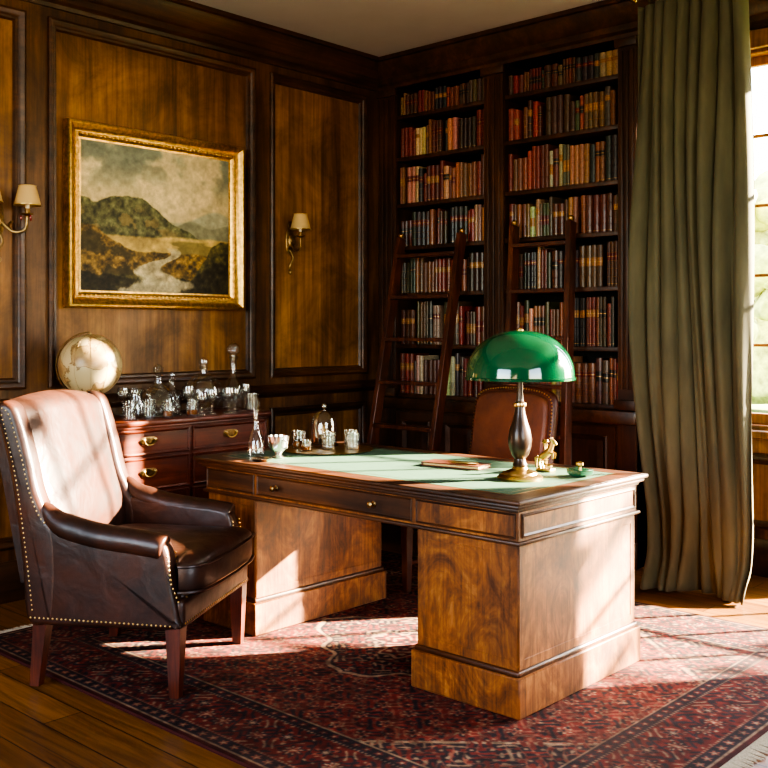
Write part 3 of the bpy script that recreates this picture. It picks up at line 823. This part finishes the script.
r = ramp(nt, [(0.0, rgb(190, 174, 134)), (.49, rgb(184, 166, 124)), (.505, rgb(118, 90, 54)), (.53, rgb(168, 142, 98)), (.65, rgb(146, 114, 74))])
nt.links.new(n.outputs[0], r.inputs[0])
nt.links.new(r.outputs[0], b.inputs["Base Color"]); b.inputs["Roughness"].default_value = .35
g.sup((gc.x, gc.y, gz), (gr, gr, gr), 1, 1, gm, nu=64, nv=40)
for q in range(6):
    a = PI*q/6
    g.tube([(gc.x+(gr+.0003)*math.cos(th)*math.cos(a), gc.y+(gr+.0003)*math.cos(th)*math.sin(a), gz+(gr+.0003)*math.sin(th)) for th in [2*PI*i/48 for i in range(48)]], .0006, ABRASS, 4, True)
g.tube([(gc.x+(gr+.010)*math.cos(th)*.35, gc.y+(gr+.010)*math.cos(th)*.937, gz+(gr+.010)*math.sin(th)) for th in [PI*.5+PI*i/24 for i in range(25)]], .003, ABRASS, 6)
g.lathe([(0, 0), (.075, 0), (.078, .01), (.06, .02), (.03, .028), (.016, .045), (.022, .06), (.014, .08), (.014, .112)], W_LEG, (gc.x, gc.y, CT), 32)
g.lathe([(.014, .108), (.02, .115), (.012, .124)], BRASS, (gc.x, gc.y, CT), 20)
for s_ in (-1, 1): g.lathe([(.005, gr*s_-.004), (.006, (gr+.008)*s_), (.004, (gr+.013)*s_)], ABRASS, (gc.x, gc.y, gz), 10)
g.done()
t = B("silver_salver"); t.lathe([(0, 0), (.115, 0), (.13, .003), (.128, .005), (0, .005)], SILVER, (-4.55, 3.16, CT), 48); t.done()
SZ = CT+.0052
def sc(P, s_): return [(r_*s_, z_*s_) for r_, z_ in P]
decanter("ships_decanter", -4.55, 3.16, SZ, sc([(0, 0), (.10, 0), (.112, .014), (.108, .05), (.09, .09), (.05, .125), (.022, .15), (.018, .175), (.024, .185), (.018, .19)], 1.12),
         sc([(.014, .18), (.014, .192), (.024, .205), (.026, .224), (.012, .238), (0, .241)], 1.12))
decanter("tall_decanter", -4.58, 3.70, CT, sc([(0, 0), (.05, 0), (.058, .01), (.064, .10), (.054, .14), (.024, .175), (.018, .20), (.017, .27), (.028, .29), (.02, .295)], 1.05),
         sc([(.014, .27), (.014, .298), (.034, .315), (.038, .34), (.024, .36), (.006, .368), (0, .37)], 1.05))
decanter("round_decanter", -4.60, 3.50, CT, sc([(0, 0), (.04, 0), (.065, .02), (.095, .065), (.10, .10), (.09, .14), (.055, .175), (.022, .19), (.018, .21), (.024, .225), (.02, .228)], 1.12),
         sc([(.014, .21), (.014, .232), (.025, .245), (.024, .26), (0, .272)], 1.12))
decanter("round_decanter", -4.66, 3.325, CT, [(0, 0), (.03, 0), (.05, .02), (.056, .06), (.056, .085), (.045, .12), (.022, .14), (.016, .17), (.022, .185), (.018, .188)],
         [(.012, .17), (.012, .192), (.022, .205), (.020, .22), (0, .232)])
t = B("crystal_jug"); jx, jy = -4.50, 2.985
t.lathe([(0, 0), (.035, 0), (.046, .012), (.052, .05), (.042, .09), (.030, .12), (.034, .15), (.038, .155), (.030, .12), (.039, .09), (.048, .05), (.04, .016), (0, .014)], GLASS, (jx, jy, CT), 24)
t.tube(catmull([(jx+.022, jy+.024, CT+.145), (jx+.050, jy+.034, CT+.145), (jx+.064, jy+.042, CT+.10), (jx+.038, jy+.028, CT+.06)], 5), .005, GLASS, 8); t.done()
for (x, y, h, r_) in [(-4.39, 2.88, .10, .034), (-4.40, 3.00, .10, .034), (-4.67, 3.02, .15, .034), (-4.365, 3.09, .09, .030),
                      (-4.36, 3.245, .085, .034), (-4.40, 3.335, .12, .034), (-4.52, 3.335, .15, .034), (-4.42, 3.42, .13, .033), (-4.38, 3.505, .14, .034), (-4.43, 3.59, .13, .030), (-4.38, 3.675, .10, .034), (-4.46, 3.69, .15, .030)]:
    if h > .11: goblet("wine_glass", x, y, CT, h, r_)
    else: tumbler("glass_tumbler", x, y, CT, h, r_, GLASS, x > -4.37)

# ------------------------------------------------------------ sconces
def sconce(y, zc, arms):
    t = B("wall_sconce"); x = xs+.012 if arms == 1 else XW
    t.sup((x+.006, y, zc), (.008, .032, .085), .8, .9, ABRASS, nu=24, nv=14)
    t.sup((x+.016, y, zc+.0), (.012, .02, .045), .9, 1, ABRASS, nu=16, nv=10)
    t.tube(catmull([(x+.014, y, zc-.06), (x+.03, y+.01, zc-.11), (x+.02, y-.008, zc-.16), (x+.012, y, zc-.19)], 5), .007, ABRASS, 8)
    t.sup((x+.014, y, zc-.20), (.012, .012, .016), 1, 1, ABRASS, nu=12, nv=8)
    t.tube(catmull([(x+.012, y, zc+.07), (x+.022, y-.02, zc+.10), (x+.014, y, zc+.125)], 5), .006, ABRASS, 8)
    offs = [0] if arms == 1 else [-.10, .10]
    for o in offs:
        ex, ey, ez = x+.11, y+o, zc+.02
        t.tube(catmull([(x+.02, y+o*.1, zc-.01), (x+.06, y+o*.5, zc-.06), (x+.105, y+o*.9, zc-.05), (ex, ey, ez)], 8), .008, ABRASS, 8)
        t.tube(catmull([(x+.04, y+o*.3, zc-.045), (x+.03, y+o*.4+.01, zc-.015), (x+.05, y+o*.4+.012, zc-.01)], 5), .006, ABRASS, 6)
        t.lathe([(.006, -.01), (.012, 0), (.03, .006), (.032, .01), (.012, .012), (.014, .03), (.016, .034)], ABRASS, (ex, ey, ez), 20)
        t.lathe([(.010, .03), (.010, .10), (0, .102)], CANDLE, (ex, ey, ez), 14)
        shell(t, [(.066, .05), (.065, .053), (.042, .145), (.042, .148)], SHADE, (ex, ey, ez), 28)
        t.tube([(ex+.066*math.cos(a), ey+.066*math.sin(a), ez+.051) for a in [2*PI*i/28 for i in range(28)]], .0025, BRASS, 6, True)
        t.tube([(ex+.042*math.cos(a), ey+.042*math.sin(a), ez+.147) for a in [2*PI*i/20 for i in range(20)]], .002, BRASS, 6, True)
        t.tube([(ex-.042, ey, ez+.145), (ex+.042, ey, ez+.145)], .0015, BRASS, 5); t.tube([(ex, ey, ez+.1), (ex, ey, ez+.145)], .002, BRASS, 5)
        if arms == 2:
            for a in (0, 2.1, 4.2):
                t.sup((ex+.03*math.cos(a), ey+.03*math.sin(a), ez-.012), (.006, .006, .014), 1, 1, CRYSTAL, nu=8, nv=6)
    t.done(recalc=True)
sconce(4.33, 1.93, 1)
sconce(2.37, 1.91, 2)

# ------------------------------------------------------------ curtain
cm, nt, b = new_mat("green_velvet")
mp = mapping(nt, (1, 1, .25)); n = noise(nt, mp.outputs[0], 9, 5, .6)
r = ramp(nt, [(.3, rgb(72, 71, 52)), (.7, rgb(95, 92, 68))]); nt.links.new(n.outputs[0], r.inputs[0])
nt.links.new(r.outputs[0], b.inputs["Base Color"]); b.inputs["Roughness"].default_value = .8
b.inputs["Sheen Weight"].default_value = .06; b.inputs["Sheen Roughness"].default_value = .5
mpf = mapping(nt, (1, 1, 1)); nf = noise(nt, mpf.outputs[0], 300, 2, .5); bump(nt, b, nf.outputs[0], .12, .002)
cu = B("green_curtain"); NU, NVv = 300, 90; vs = []; fs = []
for j in range(NVv+1):
    v = j/NVv; z = .012+v*3.09
    xl = -2.645+.07*(1-v)**2-.06*math.sin(PI*min(1, (1-v)*1.15)); xr = -2.05+.05*(1-v)
    A = .050+.016*(1-v)
    for i in range(NU+1):
        u = i/NU
        ph = 2*PI*8.5*(u+.022*math.sin(u*9+v*3.2)+.018*math.sin(v*4.2)*(1-u))
        am = A*(.72+.38*math.sin(u*17+1.3+v*1.5))
        yo = 4.93+am*math.sin(ph)+.014*math.sin(ph*2.1+v*7)*(1-v)+.014*math.sin(v*9+u*8)
        xo = xl+(xr-xl)*u+.35*am*math.cos(ph)
        z_ = z
        if v < .12:
            q = (.12-v)/.12
            yo += -.14*q*q*(.5+.5*math.sin(u*7+.6)); xo += .05*q*math.sin(u*11)*math.sin(PI*u)
            if v > 0: z_ = z*(1-.25*math.sin(PI*q))+.018*abs(math.sin(ph*.5+q*4))
        vs.append((xo, yo, z_))
for j in range(NVv):
    for i in range(NU):
        fs.append((j*(NU+1)+i, j*(NU+1)+i+1, (j+1)*(NU+1)+i+1, (j+1)*(NU+1)+i))
cu.add(vs, fs, cm, None, True); cuo = cu.done(80)
so = cuo.modifiers.new("thick", 'SOLIDIFY'); so.thickness = .004
rd = B("curtain_rod")
rd.tube([(-2.66, 4.93, 3.16), (.6, 4.93, 3.16)], .014, BRASS, 14)
for x in (-2.67, .61): rd.sup((x, 4.93, 3.16), (.022, .022, .022), 1, 1, BRASS, nu=20, nv=12)
for x in (-1.1, .5): rd.box(x-.01, x+.01, 4.93, YB-.13, 3.155, 3.168, BRASS)
rd.done()

# ------------------------------------------------------------ wing armchair
MC = Matrix.Translation((-3.69, 2.186, 0)) @ Matrix.Rotation(math.radians(30.5), 4, 'Z')
HW = .33
a = B("wingback_armchair")
wing = catmull([(-.02, .27), (-.045, .5), (-.09, .8), (-.15, 1.04), (-.155, 1.075), (-.12, 1.092), (-.075, 1.07), (-.045, 1.0), (-.01, .88), (.02, .76), (.06, .67), (.10, .60), (.11, .45), (.10, .30), (.08, .265)], 5, True)
armp = catmull([(.0, .27), (-.01, .45), (.0, .60), (.05, .635), (.18, .625), (.34, .61), (.46, .60), (.52, .585), (.545, .54), (.56, .44), (.585, .31), (.575, .27), (.3, .262)], 5, True)
for s_ in (-1, 1):
    a.pillow(wing, s_*HW-.044, s_*HW+.044, .026, LEA, 6, MC)
    a.pillow(armp, s_*HW-.042, s_*HW+.042, .022, LEA, 6, MC)
    a.tube([(x_, s_*(HW+.008), z_) for x_, z_ in catmull([(.03, .70), (.10, .635), (.22, .60), (.32, .585), (.42, .575), (.50, .565), (.525, .56)], 4)], [.020, .028, .034, .040, .045]+[.050]*16+[.050, .048, .046, .040], LEA, 20, M=MC)
a.box(-.04, .585, -HW+.02, HW-.02, .265, .41, LEA, .02, 3, MC)
a.box(.50, .60, -HW-.02, HW+.02, .265, .375, LEA, .022, 4, MC)
def cush(v):
    k_ = 1-(v.y/.32)**2
    yy_ = v.y*(1.16 if v.x > .565 else (1.0+.16*max(0, (v.x-.545)/.02) if v.x > .545 else 1.0))
    return (v.x+.025*k_*(1 if v.x > .35 else 0), yy_, v.z+.03*max(0, k_)*(1 if v.z > .45 else 0))
a.sup((.345, 0, .445), (.295, .292, .075), .42, .26, LEA, MC, cush, 72, 24)
pip = []
for i in range(72):
    th = 2*PI*i/72; cc, sn = math.cos(th), math.sin(th)
    X = .345+.298*math.copysign(abs(cc)**.26, cc); Y = .294*math.copysign(abs(sn)**.26, sn)
    v = cush(Vector((X, Y, .4))); pip.append((v[0], v[1]))
for zz in (.492, .398): a.tube([(x_, y_, zz) for x_, y_ in pip], .006, LEA, 6, True, MC)
NYb, NZb = 40, 48; vs = []; fs = []
def backpt(u, v, front):
    y = (u*2-1)*(HW-.004); z = .40+v*.685
    arch = .026*math.cos((u*2-1)*PI/2)*v**3
    lean = -.02-.20*(z-.42)
    belly = .030*math.sin(PI*min(1, v*1.02))*(1-(u*2-1)**4)+.02*math.exp(-((z-.60)/.12)**2)
    if front:
        x = lean+.075+belly
        q = max(0, (v-.91)/.09); x -= .07*(1-math.sqrt(max(0, 1-q*q)))
    else:
        x = lean-.055
        q = max(0, (v-.93)/.07); x += .06*(1-math.sqrt(max(0, 1-q*q)))
    return (x, y, z+arch)
for front in (1, 0):
    for j in range(NZb+1):
        for i in range(NYb+1): vs.append(backpt(i/NYb, j/NZb, front))
W1_ = NYb+1; off = (NZb+1)*W1_
for o_ in (0, off):
    for j in range(NZb):
        for i in range(NYb):
            q = (o_+j*W1_+i, o_+j*W1_+i+1, o_+(j+1)*W1_+i+1, o_+(j+1)*W1_+i)
            fs.append(q if o_ == 0 else q[::-1])
for i in range(NYb):
    fs.append((NZb*W1_+i, NZb*W1_+i+1, off+NZb*W1_+i+1, off+NZb*W1_+i)); fs.append((i, off+i, off+i+1, i+1))
for j in range(NZb):
    fs.append((j*W1_, (j+1)*W1_, off+(j+1)*W1_, off+j*W1_)); fs.append((j*W1_+NYb, off+j*W1_+NYb, off+(j+1)*W1_+NYb, (j+1)*W1_+NYb))
a.add(vs, fs, LEA, MC, True)
nails = []
for s_ in (-1, 1):
    yo = s_*(HW+.043)
    front = catmull([(-.145, 1.066), (-.12, 1.074), (-.088, 1.055), (-.062, .99), (-.028, .88), (.002, .76), (.042, .672), (.075, .64)], 6)
    for q in resample([(x_, z_, 0) for x_, z_ in front], .018):
        nails.append((q[0]-.008, yo-s_*.001, q[1]-.006))
    bkl = catmull([(-.145, 1.04), (-.085, .8), (-.04, .5), (-.016, .30)], 6)
    for q in resample([(x_, z_, 0) for x_, z_ in bkl], .018):
        nails.append((q[0]+.024, yo-s_*.001, q[1]))
    for q in resample([(-.0, .285, 0), (.56, .285, 0)], .018): nails.append((q[0], yo, q[1]))
    for yy_ in (s_*HW-.034, s_*HW+.040):
        for q in resample([(.598, .375, 0), (.568, .44, 0), (.553, .54, 0)], .017):
            nails.append((q[0]-.008, yy_+s_*.006, q[1]))
for q in resample([(.6, -HW, 0), (.6, HW, 0)], .018): nails.append((.599, q[1], .287))
for x_, y_, z_ in nails:
    a.sup((x_, y_, z_), (.0045, .0045, .0045), 1, 1, BRASS, MC, None, 6, 4)
def leg(bb, x_, y_, zt, wt, wb, dx, dy, mat, M, z0=RZ):
    vs = [(x_+dx-wb, y_+dy-wb, z0), (x_+dx+wb, y_+dy-wb, z0), (x_+dx+wb, y_+dy+wb, z0), (x_+dx-wb, y_+dy+wb, z0),
          (x_-wt, y_-wt, zt), (x_+wt, y_-wt, zt), (x_+wt, y_+wt, zt), (x_-wt, y_+wt, zt)]
    bb.add(vs, [(3, 2, 1, 0), (4, 5, 6, 7), (0, 1, 5, 4), (1, 2, 6, 5), (2, 3, 7, 6), (3, 0, 4, 7)], mat, M)
for s_ in (-1, 1):
    leg(a, .56, s_*(HW-.005), .275, .030, .019, .0, 0, W_LEG, MC)
    leg(a, .02, s_*(HW-.015), .275, .028, .019, -.03, 0, W_LEG, MC, 0.0135)
a.done(50)

# ------------------------------------------------------------ desk chair
MD = Matrix.Translation((-3.13, 4.07, 0)) @ Matrix.Rotation(math.radians(-6), 4, 'Z')
c = B("desk_chair")
outl = catmull([(-.275, .50), (-.28, .75), (-.28, .93), (-.265, 1.01), (-.21, 1.045), (-.11, 1.06), (0, 1.065), (.11, 1.06), (.21, 1.045), (.265, 1.01), (.28, .93), (.28, .75), (.275, .50), (0, .49)], 5, True)
inn = [(x_*.90, .775+(z_-.775)*.90) for x_, z_ in outl]
def ln(v): return (v.x, v.y+.16*(v.z-.45), v.z)
c.pillow(outl, .245, .29, .012, W_LEG, 3, MD, ln)
c.pillow(inn, .215, .262, .02, LEA2, 4, MD, ln)
for q in resample([(x_*.96, .775+(z_-.775)*.955, 0) for x_, z_ in outl], .018):
    v = ln(Vector((q[0], .243, q[1]))); c.sup(v, (.005, .005, .005), 1, 1, BRASS, MD, None, 6, 4)
c.box(-.27, .27, -.25, .26, .36, .42, W_LEG, .006, 2, MD)
c.sup((0, 0, .44), (.265, .245, .05), .5, .25, LEAR, MD, None, 48, 16)
c.box(-.274, .274, -.254, .25, .375, .43, LEAR, .01, 2, MD)
for s_ in (-1, 1):
    leg(c, s_*.24, -.22, .37, .024, .016, 0, 0, W_LEG, MD)
    leg(c, s_*.24, .24, .37, .024, .017, 0, .06, W_LEG, MD)
    c.tube([(s_*.245, .25, .40), (s_*.258, .275, .50), (s_*.262, .29, .56)], .02, W_LEG, 8, M=MD)
    c.beam(MD @ Vector((s_*.24, -.22, .16)), MD @ Vector((s_*.24, .27, .16)), .018, .025, W_LEG)
c.done(50)

# ------------------------------------------------------------ garden
LAWN = plain("lawn_grass", rgb(110, 132, 60), .9, 0, 8, .2)
g = B("lawn"); g.box(-30, 30, 5.9, 45, -.35, -.25, LAWN); g.done()
LEAF = plain("foliage", rgb(200, 200, 120), .8, 0, 6, .3)
BARK = plain("bark", rgb(84, 66, 46), .9, 0, 8, .2)
random.seed(5)
def tree(x, y, s_):
    t = B("added_dapple_tree")
    t.tube([(x, y, -.2), (x+.1, y, 1.2*s_), (x, y+.1, 2.4*s_)], [.22*s_, .16*s_, .10*s_], BARK, 10)
    t.lathe([(0, -.249), (.25*s_, -.249), (.22*s_, -.1)], BARK, (x, y, 0), 12)
    for i in range(34):
        a_ = random.uniform(0, 2*PI); rr = random.uniform(0, 1.5)*s_; z_ = random.uniform(1.5, 4.4)*s_
        q = random.uniform(.25, .55)*s_
        ph = random.uniform(0, 6)
        t.sup((x+rr*math.cos(a_), y+rr*math.sin(a_), z_), (q, q, q*.8), 1, 1, LEAF, None,
              lambda v, ph=ph: v*1.0+Vector((math.sin(v.z*9+ph), math.cos(v.x*8+ph), math.sin(v.y*9)))*.07, 14, 10)
    t.done()
tree(-6.0, 14.0, .8); tree(-9.0, 15.5, 1.2); tree(-3.6, 17.0, 1.1)
h = B("clipped_hedge")
h.sup((-7, 20, 1.1), (8, .7, 1.2), .3, .3, LEAF, None, lambda v: v+Vector((math.sin(v.z*5+v.x*3), math.cos(v.x*4), math.sin(v.x*5)))*.1, 120, 16); h.done()
t = B("added_dapple_tree"); bx_, by_ = 3.6, 8.6  # unseen tree added in the sun's path to throw soft streaks on the desk
t.lathe([(0, -.249), (.26, -.249), (.2, -.05)], BARK, (bx_, by_, 0), 12)
t.tube([(bx_, by_, -.2), (bx_-.05, by_, 1.4), (bx_-.25, by_-.05, 2.6), (bx_-.4, by_, 4.6)], [.2, .15, .12, .06], BARK, 10)
random.seed(21)
for i in range(7):
    z0 = 1.5+i*.34; L = random.uniform(1.6, 2.6)
    p0 = Vector((bx_-.12-.04*i, by_, z0)); dirb = Vector((-1, random.uniform(-.25, .2), random.uniform(.05, .42)))
    pts = [p0+dirb*L*q+Vector((0, random.uniform(-.05, .05), random.uniform(-.07, .07))) for q in (0, .25, .5, .75, 1)]
    t.tube([tuple(q) for q in pts], [.05, .04, .03, .02, .008], BARK, 7)
    for j in range(4):
        q = random.uniform(.35, 1.0); c0 = p0+dirb*L*q+Vector((random.uniform(-.1, .1), random.uniform(-.15, .15), random.uniform(-.18, .18)))
        r0 = random.uniform(.05, .10)
        t.sup(tuple(c0), (r0*1.3, r0, r0*.7), 1, 1, LEAF, None, None, 8, 6)
t.done()

# ------------------------------------------------------------ light
az = Vector((-.60, -.80)).normalized(); tanel = .355
dirv = Vector((az.x, az.y, -tanel)).normalized()
sd = bpy.data.lights.new("sun", 'SUN'); sd.energy = 150; sd.angle = math.radians(.8); sd.color = (1, .82, .58)
so_ = bpy.data.objects.new("sun", sd); so_.rotation_euler = dirv.to_track_quat('-Z', 'Y').to_euler(); so_.location = (3, 9, 6)
S.collection.objects.link(so_)
def portal(name, loc, rot, sx, sy):
    l = bpy.data.lights.new(name, 'AREA'); l.shape = 'RECTANGLE'; l.size = sx; l.size_y = sy
    try: l.cycles.is_portal = True
    except Exception: l.energy = 0
    o = bpy.data.objects.new(name, l); o.location = loc; o.rotation_euler = rot; S.collection.objects.link(o)
portal("sky_portal", ((WIN[0][0]+WIN[0][1])/2, YB+.19, 1.865), (math.radians(-90), 0, 0), .54, 2.13)
portal("sky_portal", ((WIN[1][0]+WIN[1][1])/2, YB+.19, 1.5), (math.radians(-90), 0, 0), 1.53, 2.87)
portal("sky_portal", (XR+.19, 1.3, 1.865), (0, math.radians(90), 0), 2.13, 2.2)  # sky fill through the added right-wall opening
portal("sky_portal", (-2.15, YF-.19, 1.865), (math.radians(90), 0, 0), 2.5, 2.13)  # sky fill through the added opening behind the camera
wd = bpy.data.worlds.new("world"); S.world = wd; wd.use_nodes = True
nt = wd.node_tree; bg = nt.nodes["Background"]
sk = N(nt, "ShaderNodeTexSky"); sk.sky_type = 'NISHITA'; sk.sun_disc = False
sk.sun_elevation = math.radians(28); sk.sun_rotation = math.radians(35)
c_ = mixc(nt, sk.outputs[0], (1.0, .88, .68, 1), .65)
nt.links.new(c_, bg.inputs[0]); bg.inputs[1].default_value = 6.4
try: S.view_settings.look = 'AgX - High Contrast'
except Exception as ex: print("look", ex)

# ------------------------------------------------------------ camera
cd = bpy.data.cameras.new("camera"); cd.sensor_width = 36; cd.lens = 1000/768*36; cd.shift_y = -54/768
co = bpy.data.objects.new("camera", cd); co.location = (0, 0, 1.36); co.rotation_euler = (PI/2, 0, math.radians(42.5))
S.collection.objects.link(co); S.camera = co
